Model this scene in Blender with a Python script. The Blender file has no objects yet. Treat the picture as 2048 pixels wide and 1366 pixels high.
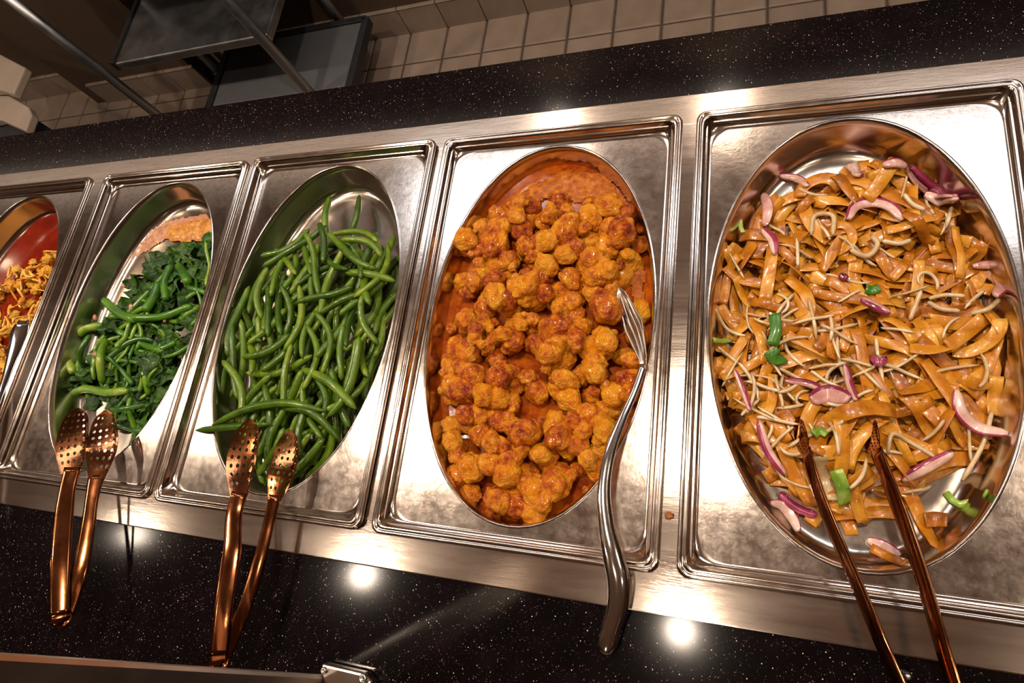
import bpy, math, random
import numpy as np
from mathutils import Matrix, Vector
random.seed(7); np.random.seed(7)
SC = bpy.context.scene
COL = SC.collection
PI = math.pi

# ------------------------------------------------------------------ camera
F = 1226.67
R_CAM = np.array([[0.93877599, -0.01832196, 0.34404062],
                  [0.12898977, 0.94464831, -0.30166406],
                  [-0.31947032, 0.3275727, 0.8891765]])
C_CAM = np.array([0.38907, 0.01549, 0.64376])
cam_d = bpy.data.cameras.new('camera'); cam = bpy.data.objects.new('camera', cam_d); COL.objects.link(cam)
cam_d.sensor_width = 36; cam_d.lens = F / 2048 * 36; cam_d.clip_start = 0.01
U_, S_, Vt_ = np.linalg.svd(R_CAM); RR = U_ @ Vt_
cam.matrix_world = Matrix([list(RR[i]) + [C_CAM[i]] for i in range(3)] + [[0, 0, 0, 1]])
SC.camera = cam


def at(x, y, z=0.0):
    """world point on the plane of height z that the photograph shows at pixel (x, y)"""
    d = RR @ np.array([(x - 1024) / F, -(y - 683) / F, -1.0])
    return C_CAM + d * ((z - C_CAM[2]) / d[2])


def px(w, p):
    """metres covered by w pixels at world point p"""
    return w * abs(((np.asarray(p) - C_CAM) @ RR)[2]) / F


# ------------------------------------------------------------------ exposure, world, lights
vs = SC.view_settings
vs.view_transform = 'Standard'; vs.look = 'None'; vs.gamma = 1; vs.use_curve_mapping = False
vs.exposure = 0.0
w = bpy.data.worlds.new('world'); SC.world = w; w.use_nodes = True
w.node_tree.nodes['Background'].inputs[0].default_value = (.9, .75, .6, 1)
w.node_tree.nodes['Background'].inputs[1].default_value = 0.02
WARM = (1.0, 0.83, 0.66)
CEIL = 1.85


def lamp(x, y, z, power, col=WARM, rad=.045):
    l = bpy.data.lights.new('spot_lamp', 'SPOT'); l.energy = power; l.color = col
    l.spot_size = math.radians(118); l.spot_blend = .5; l.shadow_soft_size = rad
    o = bpy.data.objects.new('spot_lamp', l); o.location = (x, y, z); COL.objects.link(o)
    return o


def arealamp(x, y, z, sx, sy, power, col):
    l = bpy.data.lights.new('area_lamp', 'AREA'); l.shape = 'RECTANGLE'; l.size = sx; l.size_y = sy
    l.energy = power; l.color = col
    o = bpy.data.objects.new('area_lamp', l); o.location = (x, y, z); COL.objects.link(o)
    return o


DOWN = [(-2.45, -.22, 8), (-1.1, -.22, 10), (.22, -.22, 9), (1.5, -.22, 7),
        (-2.3, .42, 60), (-.98, .42, 72), (.26, .5, 72), (1.6, .5, 40),
        (-2.2, -2.4, 120), (.2, -2.4, 120), (2.6, -2.4, 120), (3.2, .6, 40), (-4.0, .6, 40)]  # dining-side row is added, to brighten the room the steel mirrors
for x, y, p in DOWN:
    lamp(x, y, CEIL - .035, p)
for x in (-.75, 1.2):
    arealamp(x, 1.55, CEIL - .045, .8, .40, 6, (.86, .92, 1.0))
WALL_LAMPS = [(-.29, 1.60, 1.36), (.33, 1.60, 1.36)]
for x, y, z in WALL_LAMPS:
    lamp(x, y, z - .03, 4).data.spot_size = math.radians(168)


# ------------------------------------------------------------------ materials
def new_mat(name):
    m = bpy.data.materials.new(name); m.use_nodes = True
    nt = m.node_tree
    return m, nt, nt.nodes['Principled BSDF']


def noise(nt, scale, detail=4, rough=.6, coord='Object', stretch=None, dist=0.0):
    tc = nt.nodes.new('ShaderNodeTexCoord'); n = nt.nodes.new('ShaderNodeTexNoise')
    n.inputs['Scale'].default_value = scale; n.inputs['Detail'].default_value = detail
    n.inputs['Roughness'].default_value = rough; n.inputs['Distortion'].default_value = dist
    if stretch:
        mp = nt.nodes.new('ShaderNodeMapping'); mp.inputs['Scale'].default_value = stretch
        nt.links.new(tc.outputs[coord], mp.inputs[0]); nt.links.new(mp.outputs[0], n.inputs['Vector'])
    else:
        nt.links.new(tc.outputs[coord], n.inputs['Vector'])
    return n


def ramp(nt, src, stops):
    r = nt.nodes.new('ShaderNodeValToRGB'); e = r.color_ramp.elements
    while len(e) < len(stops): e.new(.5)
    for i, (p, c) in enumerate(stops):
        e[i].position = p; e[i].color = (c[0], c[1], c[2], 1) if hasattr(c, '__len__') else (c, c, c, 1)
    nt.links.new(src, r.inputs[0])
    return r.outputs[0]


def bump(nt, b, src, strength, dist=.001):
    bp = nt.nodes.new('ShaderNodeBump'); bp.inputs['Strength'].default_value = strength
    bp.inputs['Distance'].default_value = dist
    nt.links.new(src, bp.inputs['Height']); nt.links.new(bp.outputs[0], b.inputs['Normal'])


def metal(name, col, rough, var=.08, scale=30, stretch=(1, 1, 1), bmp=.05, bscale=60, spots=0.0):
    m, nt, b = new_mat(name)
    b.inputs['Metallic'].default_value = 1
    b.inputs['Base Color'].default_value = (*col, 1)
    n = noise(nt, scale, 6, .7, 'Object', stretch)
    r = ramp(nt, n.outputs['Fac'], [(.3, max(.02, rough - var)), (.7, rough + var)])
    nt.links.new(r, b.inputs['Roughness'])
    n2 = noise(nt, bscale, 5, .75, 'Object', stretch)
    if spots:
        c = ramp(nt, n2.outputs['Fac'], [(.36, [v * (1 - spots) for v in col]), (.5, col), (.66, [min(1, v * (1 + spots * .5)) for v in col])])
        nt.links.new(c, b.inputs['Base Color'])
    bump(nt, b, n2.outputs['Fac'], bmp, .002)
    return m


def food(name, stops, scale=60, rough=.3, coat=.5, bmp=.5, bscale=150, vary=0.0, coord='Object', sss=0.0, dist=.0012, spec=.5):
    m, nt, b = new_mat(name)
    n = noise(nt, scale, 5, .6, coord)
    src = n.outputs['Fac']
    if vary:
        oi = nt.nodes.new('ShaderNodeObjectInfo'); mm = nt.nodes.new('ShaderNodeMath'); mm.operation = 'MULTIPLY_ADD'
        mm.inputs[1].default_value = vary; mm.inputs[2].default_value = -vary / 2
        nt.links.new(oi.outputs['Random'], mm.inputs[0])
        ad = nt.nodes.new('ShaderNodeMath'); ad.operation = 'ADD'
        nt.links.new(mm.outputs[0], ad.inputs[0]); nt.links.new(src, ad.inputs[1]); src = ad.outputs[0]
    nt.links.new(ramp(nt, src, stops), b.inputs['Base Color'])
    b.inputs['Roughness'].default_value = rough
    b.inputs['Specular IOR Level'].default_value = spec
    b.inputs['Coat Weight'].default_value = coat; b.inputs['Coat Roughness'].default_value = .12
    if sss:
        b.inputs['Subsurface Weight'].default_value = sss
        b.inputs['Subsurface Radius'].default_value = (.01, .004, .002); b.inputs['Subsurface Scale'].default_value = .4
    n2 = noise(nt, bscale, 4, .6, coord)
    bump(nt, b, n2.outputs['Fac'], bmp, dist)
    return m


M = {}
M['steel_frame'] = metal('brushed_steel_frame', (.62, .525, .455), .145, .035, 14, (.12, 1, 1), .06, 130, .12)
M['steel_rim'] = metal('pan_rim_steel', (.67, .575, .50), .14, .04, 40, (1, 1, 1), .03, 60)
M['steel_panel'] = metal('pan_plate_steel', (.60, .515, .455), .155, .045, 45, (1, 1, 1), .05, 150, .2)
M['steel_bowl'] = metal('pan_bowl_steel', (.62, .54, .46), .18, .05, 18, (1, 1, 1), .04, 40)
M['steel_polished'] = metal('polished_steel', (.78, .76, .74), .11, .03, 30, (1, 1, 1), .01, 50)
M['copper'] = metal('copper_coloured_steel', (.30, .105, .04), .12, .05, 25, (1, 1, 1), .03, 60)
M['table_steel'] = metal('dull_table_steel', (.42, .42, .43), .38, .08, 10, (1, 1, 1), .03, 40)
M['post_steel'] = metal('post_steel', (.50, .42, .36), .35, .05, 30, (1, 1, 1), .02, 60)
M['screw'] = metal('screw_steel', (.55, .5, .45), .25, .05, 60)


def granite():
    m, nt, b = new_mat('black_galaxy_granite')
    tc = nt.nodes.new('ShaderNodeTexCoord')
    outs = []
    base = ramp(nt, noise(nt, 35, 4, .6).outputs['Fac'], [(.35, (.0015, .0013, .0015)), (.55, (.003, .0018, .0025)), (.75, (.006, .003, .0045))])
    cur = base
    for sc, thr, keep, col in ((430, .24, .86, (.15, .12, .10)), (700, .26, .84, (.05, .04, .04)), (330, .18, .93, (.70, .55, .42)), (420, .26, .92, (.07, .018, .04))):
        v = nt.nodes.new('ShaderNodeTexVoronoi'); v.inputs['Scale'].default_value = sc
        nt.links.new(tc.outputs['Object'], v.inputs['Vector'])
        a = nt.nodes.new('ShaderNodeMath'); a.operation = 'LESS_THAN'; a.inputs[1].default_value = thr
        nt.links.new(v.outputs['Distance'], a.inputs[0])
        sx = nt.nodes.new('ShaderNodeSeparateColor'); nt.links.new(v.outputs['Color'], sx.inputs[0])
        g = nt.nodes.new('ShaderNodeMath'); g.operation = 'GREATER_THAN'; g.inputs[1].default_value = keep
        nt.links.new(sx.outputs[0], g.inputs[0])
        mu = nt.nodes.new('ShaderNodeMath'); mu.operation = 'MULTIPLY'
        nt.links.new(a.outputs[0], mu.inputs[0]); nt.links.new(g.outputs[0], mu.inputs[1])
        mx = nt.nodes.new('ShaderNodeMix'); mx.data_type = 'RGBA'
        nt.links.new(mu.outputs[0], mx.inputs['Factor']); nt.links.new(cur, mx.inputs['A'])
        mx.inputs['B'].default_value = (*col, 1); cur = mx.outputs['Result']
    nt.links.new(cur, b.inputs['Base Color'])
    b.inputs['Roughness'].default_value = .10; b.inputs['Specular IOR Level'].default_value = .38
    return m


M['granite'] = granite()
M['granite_edge'] = food('dark_counter_edge', [(0, (.01, .008, .01)), (1, (.02, .015, .015))], 60, .4, 0, .1)
M['noodle'] = food('glossy_orange_rice_noodle', [(.25, (.28, .075, .003)), (.45, (.50, .165, .006)), (.62, (.61, .25, .015)), (.8, (.72, .37, .05))], 45, .30, .5, .6, 170, .35)
M['sprout'] = food('bean_sprout', [(.3, (.52, .33, .15)), (.55, (.70, .53, .31)), (.8, (.80, .69, .50))], 60, .3, .5, .1, 80, .3)
M['onion_skin'] = food('purple_onion_skin', [(.3, (.16, .01, .03)), (.6, (.32, .03, .09)), (.8, (.45, .10, .18))], 60, .25, .6, .1, 80, .3)
M['onion_flesh'] = food('pink_onion_flesh', [(.3, (.50, .22, .19)), (.6, (.70, .42, .36)), (.8, (.78, .62, .52))], 60, .25, .6, .1, 80, .3)
M['scallion'] = food('scallion_green', [(.3, (.10, .24, .015)), (.55, (.28, .45, .05)), (.8, (.62, .66, .22))], 50, .3, .5, .1, 80, .4)
M['scallion_dark'] = food('scallion_dark_green', [(.3, (.03, .12, .008)), (.7, (.08, .24, .02))], 50, .3, .5, .1, 80)
M['chicken'] = food('fried_chicken', [(.27, (.22, .020, .0005)), (.39, (.52, .095, .001)), (.52, (.76, .24, .003)), (.72, (.86, .38, .010))], 1.5, .20, .4, .5, 6, .26, sss=0.0, dist=.12, spec=.4)
M['sauce'] = food('orange_chilli_sauce', [(.32, (.15, .016, .001)), (.5, (.32, .055, .002)), (.7, (.44, .11, .003))], 70, .12, .2, .10, 160, dist=.0012, spec=.4)
M['sauce_thick'] = food('gritty_orange_sauce', [(.3, (.20, .032, .001)), (.55, (.44, .115, .004)), (.75, (.58, .22, .02))], 130, .35, .05, .7, 330, dist=.002, spec=.25)
M['bean'] = food('green_bean', [(.28, (.030, .070, .002)), (.48, (.066, .135, .004)), (.66, (.12, .20, .008)), (.85, (.24, .30, .025))], 35, .32, .25, .55, 150, .4, dist=.0014, spec=.35)
M['bean_tip'] = food('bean_stem_end', [(.3, (.12, .14, .02)), (.7, (.24, .26, .06))], 60, .4, .3, .3, 100)
M['stem'] = food('cooked_green_stem', [(.3, (.025, .09, .006)), (.5, (.065, .19, .010)), (.7, (.14, .27, .012)), (.9, (.36, .42, .08))], 28, .28, .25, .3, 90, .45)
M['leaf'] = food('wilted_dark_leaf', [(.3, (.008, .028, .001)), (.55, (.022, .072, .002)), (.8, (.06, .14, .006))], 60, .40, .05, .9, 160, .3, dist=.002, spec=.28)
M['garlic'] = food('sauteed_garlic', [(.3, (.42, .17, .08)), (.5, (.60, .30, .17)), (.7, (.72, .44, .28))], 110, .35, .2, .7, 200, .3, dist=.002)
M['crumb'] = food('orange_crumb', [(.3, (.22, .06, .005)), (.5, (.50, .17, .015)), (.7, (.70, .34, .06))], 120, .45, .3, .9, 260, .4, dist=.002)
M['shred'] = food('pulled_orange_shreds', [(.3, (.62, .20, .010)), (.5, (.84, .42, .04)), (.75, (.88, .58, .16))], 50, .4, .4, .5, 160, .35)
M['floret'] = food('orange_floret', [(.3, (.66, .22, .006)), (.5, (.86, .42, .02)), (.75, (.90, .58, .12))], 1.4, .35, .2, .45, 5, .3, dist=.12)
M['red_oil'] = food('red_oil', [(.3, (.12, .006, .002)), (.7, (.24, .015, .003))], 30, .1, .9, .1, 60)
M['tile'] = food('cream_quarry_tile', [(.3, (.20, .145, .108)), (.6, (.245, .18, .137)), (.8, (.28, .21, .162))], 12, .45, .1, .15, 120, .2)
M['grout'] = food('dark_grout', [(.3, (.05, .03, .02)), (.7, (.08, .05, .035))], 60, .8, 0, .3, 200)
M['wall_brown'] = food('brown_kitchen_wall', [(.3, (.06, .036, .023)), (.7, (.08, .048, .03))], 4, .6, 0, .1, 60)
M['black'] = food('black_rubber', [(.3, (.01, .01, .011)), (.7, (.018, .018, .02))], 30, .5, 0, .1, 60)
M['grey_lid'] = food('grey_plastic_lid', [(.3, (.085, .085, .09)), (.7, (.11, .11, .115))], 6, .4, .2, .05, 60)
M['cream_plastic'] = food('cream_plastic', [(.3, (.30, .23, .18)), (.7, (.35, .27, .21))], 8, .45, .2, .1, 60)
M['ceiling'] = food('ceiling_paint', [(.3, (.62, .45, .35)), (.7, (.68, .50, .39))], 2, .8, 0, .1, 60)
M['room_wall'] = food('room_wall_paint', [(.3, (.34, .23, .16)), (.7, (.40, .28, .20))], 2, .8, 0, .1, 60)
M['lamp_trim'] = food('lamp_trim_white', [(.3, (.7, .66, .6)), (.7, (.75, .7, .64))], 8, .5, 0, .1, 60)


def emit(name, col, s):
    m, nt, b = new_mat(name)
    b.inputs['Emission Color'].default_value = (*col, 1); b.inputs['Emission Strength'].default_value = s
    return m


M['lens'] = emit('lamp_lens', WARM, 6)
M['fill_glow'] = emit('added_fill_strip_glow', (1, .84, .70), .75)
M['panel_light'] = emit('light_panel_diffuser', (.86, .92, 1), 1.6)


# ------------------------------------------------------------------ object helpers
def mesh(name, V, Fc, mat, smooth=True, mats=None, fm=None):
    me = bpy.data.meshes.new(name)
    me.from_pydata([tuple(map(float, v)) for v in V], [], [tuple(f) for f in Fc])
    if mats:
        for m_ in mats: me.materials.append(m_)
        if fm is not None: me.polygons.foreach_set('material_index', list(fm))
    else:
        me.materials.append(mat)
    if smooth: me.polygons.foreach_set('use_smooth', [True] * len(me.polygons))
    me.update()
    return me


def link(name, me, parent=None, loc=None):
    o = bpy.data.objects.new(name, me); COL.objects.link(o)
    if parent is not None: o.parent = parent
    if loc is not None: o.location = loc
    return o


def tag(o, label, cat=None, group=None, kind=None):
    if label: o['label'] = label
    if cat: o['category'] = cat
    if group: o['group'] = group
    if kind: o['kind'] = kind
    return o


def empty(name, loc=(0, 0, 0)):
    o = bpy.data.objects.new(name, None); o.empty_display_size = .02; o.location = loc; COL.objects.link(o)
    return o


def bevel(o, wd, seg=2):
    b = o.modifiers.new('bevel', 'BEVEL'); b.width = wd; b.segments = seg; b.limit_method = 'ANGLE'
    return o


def box_mesh(name, x0, x1, y0, y1, z0, z1, mat):
    V = [(x, y, z) for z in (z0, z1) for y in (y0, y1) for x in (x0, x1)]
    Fc = [(0, 2, 3, 1), (4, 5, 7, 6), (0, 1, 5, 4), (2, 6, 7, 3), (0, 4, 6, 2), (1, 3, 7, 5)]
    return mesh(name, V, Fc, mat, False)


def box(name, x0, x1, y0, y1, z0, z1, mat, parent=None, bev=0):
    o = link(name, box_mesh(name, x0, x1, y0, y1, z0, z1, mat), parent)
    if bev: bevel(o, bev)
    return o


def frames(P, up=(0, 0, 1)):
    P = np.asarray(P, float); T = np.gradient(P, axis=0)
    T /= np.linalg.norm(T, axis=1)[:, None] + 1e-12
    N = np.asarray(up, float)[None, :] * np.ones((len(P), 1)) if np.ndim(up) == 1 else np.asarray(up, float)
    S = np.cross(T, N); S /= np.linalg.norm(S, axis=1)[:, None] + 1e-12
    N = np.cross(S, T)
    return P, T, S, N


def sweep(P, prof, sx, sn, up=(0, 0, 1), caps=True):
    """prof: closed list of (s, n) ; sx, sn: scale per point"""
    P, T, S, N = frames(P, up); n = len(P); k = len(prof)
    sx = np.ones(n) * sx; sn = np.ones(n) * sn
    V = [P[i] + S[i] * a * sx[i] + N[i] * b * sn[i] for i in range(n) for a, b in prof]
    Fc = [(i * k + j, i * k + (j + 1) % k, (i + 1) * k + (j + 1) % k, (i + 1) * k + j) for i in range(n - 1) for j in range(k)]
    if caps: Fc += [tuple(range(k))[::-1], tuple((n - 1) * k + j for j in range(k))]
    return V, Fc


def circ(k): return [(math.cos(2 * PI * j / k), math.sin(2 * PI * j / k)) for j in range(k)]


def spline(pts, n):
    pts = np.asarray(pts, float); m = len(pts)
    d = np.r_[0, np.cumsum(np.linalg.norm(np.diff(pts[:, :3], axis=0), axis=1))]; t = np.linspace(0, d[-1], n)
    out = []
    tang = np.gradient(pts, d, axis=0)
    for x in t:
        i = min(max(np.searchsorted(d, x) - 1, 0), m - 2); h = d[i + 1] - d[i]; u = (x - d[i]) / h
        out.append((2 * u**3 - 3 * u**2 + 1) * pts[i] + (u**3 - 2 * u**2 + u) * h * tang[i] + (-2 * u**3 + 3 * u**2) * pts[i + 1] + (u**3 - u**2) * h * tang[i + 1])
    return np.array(out)


# ------------------------------------------------------------------ the room
FZ = -.92
WY = 1.775


def room():
    o = box('floor', -5, 5, -4, 6, FZ - .05, FZ - .006, M['grout']); tag(o, 'tiled kitchen floor behind the counter', kind='structure')
    fl = o
    tm = bpy.data.meshes.new
    T = .1565
    protos = []
    for k in range(3):
        g = .0035; c = .004; h = T / 2 - g; zt = FZ + random.uniform(-.0008, .0008)
        V = [(-h, -h, FZ - .006), (h, -h, FZ - .006), (h, h, FZ - .006), (-h, h, FZ - .006), (-h, -h, zt - c), (h, -h, zt - c), (h, h, zt - c), (-h, h, zt - c),
             (-h + c, -h + c, zt), (h - c, -h + c, zt), (h - c, h - c, zt), (-h + c, h - c, zt)]
        Fc = [(0, 1, 5, 4), (1, 2, 6, 5), (2, 3, 7, 6), (3, 0, 4, 7), (4, 5, 9, 8), (5, 6, 10, 9), (6, 7, 11, 10), (7, 4, 8, 11), (8, 9, 10, 11)]
        protos.append(mesh('tile', V, Fc, M['tile'], False))
    nx = 0
    for j in range(3):
        y = 1.628 + T / 2 - j * T
        for i in range(-21, 12):
            x = .145 + T * (i + .5)
            link('tile', protos[(i * 7 + j * 3) % 3], fl, (x, y, 0))
    # kitchen wall with a shallow projecting pier and a bullnose tile base
    o = box('wall_back', -5, 5, WY + .006, WY + .16, FZ, CEIL, M['wall_brown']); tag(o, 'brown kitchen wall above its tiled base', kind='structure'); wb = o
    box('upper_wall', -5, 5, WY - .002, WY + .008, .1, CEIL, M['room_wall'], wb)
    pier = box('pier', -2.43, -1.75, WY - .094, WY - .002, FZ, .1, M['wall_brown'], wb)
    bh = .115
    hx = T / 2 - .002
    prof = [(0, 0), (-.010, 0), (-.010, bh - .009), (-.013, bh - .004), (-.010, bh), (0, bh)]
    V = [(sx, a, b) for sx in (-hx, hx) for a, b in prof]; k = len(prof)
    Fc = [(j, (j + 1) % k, k + (j + 1) % k, k + j) for j in range(k)] + [tuple(range(k))[::-1], tuple(range(k, 2 * k))]
    bt = mesh('base_tile', V, Fc, M['tile'], False)
    for i in range(-21, 12):
        x = .145 + T * (i + .5)
        onpier = -2.43 < x - T / 2 and x + T / 2 < -1.70
        link('base_tile', bt, wb, (x, WY + .006 - (.1 if onpier else 0), FZ))
    tag(box('ceiling', -5, 5, -4, 6, CEIL, CEIL + .1, M['ceiling']), 'plain warm ceiling', kind='structure')
    tag(box('wall_front', -5, 5, -4.1, -4, FZ, CEIL, M['room_wall']), 'wall of the dining room', kind='structure')
    tag(box('wall_left', -5.1, -5, -4, 6, FZ, CEIL, M['room_wall']), 'left wall', kind='structure')
    tag(box('wall_right', 5, 5.1, -4, 6, FZ, CEIL, M['room_wall']), 'right wall', kind='structure')


room()


def downlights():
    prof = [(.062, 0), (.058, -.012), (.048, -.014), (.044, -.004)]
    K = 24
    V = [(r * math.cos(2 * PI * j / K), r * math.sin(2 * PI * j / K), z) for r, z in prof for j in range(K)]
    Fc = [(i * K + j, i * K + (j + 1) % K, (i + 1) * K + (j + 1) % K, (i + 1) * K + j) for i in range(3) for j in range(K)]
    trim = mesh('trim_ring', V, Fc, M['lamp_trim'])
    V = [(.044 * math.cos(2 * PI * j / K), .044 * math.sin(2 * PI * j / K), -.004) for j in range(K)]
    lens = mesh('lens', V, [tuple(range(K))], M['lens'], False)
    for n, (x, y, p) in enumerate(DOWN):
        e = empty('ceiling_downlight', (x, y, CEIL)); link('trim_ring', trim, e); link('lens', lens, e)
        tag(e, 'unseen round warm downlight set in the ceiling', 'light', 'ceiling downlights')
    for x, lb in ((-.75, 'square cool light panel over the left of the kitchen'), (1.2, 'square cool light panel over the right of the kitchen')):
        e = empty('ceiling_panel_light', (x, 1.55, CEIL))
        link('housing', box_mesh('housing', -.43, .43, -.22, .22, -.03, 0, M['lamp_trim']), e)
        link('diffuser', box_mesh('diffuser', -.40, .40, -.20, .20, -.034, -.030, M['panel_light']), e)
        tag(e, lb, 'light')
    V = [(r * math.cos(2 * PI * j / K), r * math.sin(2 * PI * j / K), z) for r, z in [(.015, .10), (.03, .09), (.05, .0), (.05, -.02), (.046, -.02), (.044, 0)] for j in range(K)]
    Fc = [(i * K + j, i * K + (j + 1) % K, (i + 1) * K + (j + 1) % K, (i + 1) * K + j) for i in range(5) for j in range(K)] + [tuple(range(K))]
    shade = mesh('shade', V, Fc, M['lamp_trim'])
    e = empty('added_fill_strip', (-1.2, 1.66, 1.40))  # unseen glowing strip, added so the far steel rail mirrors an even brightness
    link('housing', box_mesh('housing', -3.0, 3.0, -.11, .115, 0, .04, M['lamp_trim']), e)
    link('diffuser', box_mesh('diffuser', -2.98, 2.98, -.105, .11, -.006, 0, M['fill_glow']), e)
    tag(e, 'long dim glowing strip added along the kitchen wall to brighten the rail', 'light')
    for n, (x, y, z) in enumerate(WALL_LAMPS):
        e = empty('wall_lamp', (x, y, z)); link('shade', shade, e); link('lens', lens, e, (0, 0, -.012))
        link('arm', box_mesh('arm', -.01, .01, 0, 1.78 - y, .085, .105, M['lamp_trim']), e)
        tag(e, ('left', 'right')[n] + ' small lamp on an arm over the kitchen wall', 'light')


downlights()

# ------------------------------------------------------------------ counter
YF, YN, YG = .5608, -.0359, .6581
XL, XR = -1.9, 1.5
PW, PL = .322, .53
PANX = [-1.0226, -.6673, -.3365, 0.0, .3387]
PANX = [-1.0226, -.6673, -.3326, 0.0008, .3387]


def counter():
    root = empty('granite_counter', (0, 0, 0)); tag(root, 'polished black speckled granite counter around the steel well', 'counter')
    z1, z0 = -.004, -.034
    box('back_slab', XL, XR, YF - .02, YG, z0, z1, M['granite'], root, .002)
    box('front_slab', XL, XR, -.62, YN + .008, z0, z1, M['granite'], root, .002)
    body = empty('counter_body'); body.parent = root
    box('front_panel', XL, XR, -.56, -.54, FZ, z0, M['granite_edge'], root)
    body_ = bpy.data.objects.remove(body)
    box('back_panel', XL, XR, YG - .05, YG - .03, FZ, z0, M['granite_edge'], root)
    # steel well frame: one plate with an opening for every pan
    root2 = empty('steel_well_frame', (0, 0, 0)); tag(root2, 'brushed steel frame holding the five food pans', 'frame')
    zt = .0
    o1 = .014
    box('far_rail', XL, XR, PL - o1, YF, -.006, zt, M['steel_frame'], root2, .0015)
    box('near_rail', XL, XR, YN, o1, -.006, zt, M['steel_frame'], root2, .0015)
    n = 0
    edges = [XL] + [v for p in PANX for v in (p + o1, p + PW - o1)] + [XR]
    for i in range(0, len(edges), 2):
        box('divider', edges[i], edges[i + 1], o1 - .002, PL - o1 + .002, -.006, zt - .0002, M['steel_frame'], root2, .0008)
    box('well_wall', XL, XR, .002, .006, -.2, -.006, M['steel_frame'], root2)
    box('well_wall', XL, XR, PL - .006, PL - .002, -.2, -.006, M['steel_frame'], root2)
    box('well_floor', XL, XR, .002, PL - .002, -.204, -.2, M['steel_frame'], root2)


counter()

# ------------------------------------------------------------------ pans
BA, BB = .139, .2405          # semi axes of the oval well
BCX, BCY = PW / 2, .2675
Z_PL = -.0105
WALL = [(0.0, Z_PL), (.0015, -.0125), (.003, -.019), (.0065, -.044), (.0095, -.051), (.014, -.0555), (.020, -.058), (.03, -.059)]


def ring_rect(th, a, b, r):
    out = []
    for t in th:
        c, s = math.cos(t), math.sin(t)
        k = min(a / abs(c) if abs(c) > 1e-9 else 1e9, b / abs(s) if abs(s) > 1e-9 else 1e9)
        x, y = k * c, k * s
        if abs(x) > a - r and abs(y) > b - r:
            cx, cy = math.copysign(a - r, x), math.copysign(b - r, y)
            B = c * cx + s * cy; D = B * B - (cx * cx + cy * cy - r * r)
            k = B + math.sqrt(max(D, 0)); x, y = k * c, k * s
        out.append((x, y))
    return out


def ring_ell(th, a, b, e=2.0):
    out = []
    for t in th:
        c, s = math.cos(t), math.sin(t)
        k = (abs(c / a) ** e + abs(s / b) ** e) ** (-1 / e)
        out.append((k * c, k * s))
    return out


TH = sorted(set(list(np.arange(0, 2 * PI, 2 * PI / 120)) + [q + d for q in [math.atan2(s1 * (PL / 2), s2 * (PW / 2)) % (2 * PI) for s1 in (1, -1) for s2 in (1, -1)] for d in np.linspace(-.13, .13, 21)]))
EE = 2.06


def pan_meshes():
    a, b = PW / 2, PL / 2
    K = len(TH)

    def build(rings, name, mat, close=False):
        V = []; Fc = []
        for pts, z in rings:
            V += [(x, y, z) for x, y in pts]
        for i in range(len(rings) - 1):
            Fc += [(i * K + j, i * K + (j + 1) % K, (i + 1) * K + (j + 1) % K, (i + 1) * K + j) for j in range(K)]
        if close:
            V.append((0, BCY - PL / 2, rings[-1][1])); c = len(V) - 1; i = len(rings) - 1
            Fc += [(i * K + j, i * K + (j + 1) % K, c) for j in range(K)]
        return mesh(name, V, Fc, mat)
    rr = []
    for ins, z, r in [(.001, -.002, .012), (0, .001, .012), (.0006, .0030, .012), (.0018, .0040, .0115), (.0036, .0040, .011), (.0046, .0026, .010), (.0054, .0024, .010),
                      (.0064, .0036, .010), (.0082, .0038, .009), (.0094, .0030, .009), (.0102, .0012, .009), (.0135, -.0075, .018), (.0145, -.0094, .022), (.0162, -.0104, .027), (.018, Z_PL, .029)]:
        rr.append((ring_rect(TH, a - ins, b - ins, r), z))
    rim = build(rr, 'rim', M['steel_rim'])

    def ell(d, z):
        return ([(x, y + BCY - PL / 2) for x, y in ring_ell(TH, BA - d, BB - d, EE)], z)
    pr = [rr[-1], (ring_rect(TH, a - .0185, b - .0185, .029), Z_PL), (ring_rect(TH, a - .0195, b - .0195, .029), Z_PL), ell(-.0030, Z_PL), ell(-.0024, Z_PL), ell(-.0016, Z_PL + .0006), ell(-.0006, Z_PL + .0006), ell(0, Z_PL)]
    plate = build(pr, 'top_plate', M['steel_panel'])
    br = [ell(0, Z_PL)] + [ell(d, z) for d, z in WALL[1:]] + [ell(.06, -.0592), ell(.10, -.0592)]
    bowl = build(br, 'oval_bowl', M['steel_bowl'], True)
    return rim, plate, bowl


PM = pan_meshes()
PAN = []
pan_info = [('of shredded orange food at the left end', -.0012, 0.0), ('of dark cooked greens', -.001, 0.0),
            ('of green beans', .0022, .0), ('of chicken pieces in sauce', -.0005, 0.0),
            ('of flat noodles and red onion', 0.0, 0.0)]
for i, (lb, dz, rz) in enumerate(pan_info):
    e = empty('food_pan', (PANX[i] + PW / 2, PL / 2, dz + .002)); e.rotation_euler = (0, 0, rz)
    for nm, me in zip(('rim', 'top_plate', 'oval_bowl'), PM): link(nm, me, e)
    tag(e, 'rectangular steel pan with an oval well ' + lb, 'pan', 'steel food pans in the well')
    PAN.append((PANX[i], dz + .002))


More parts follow.
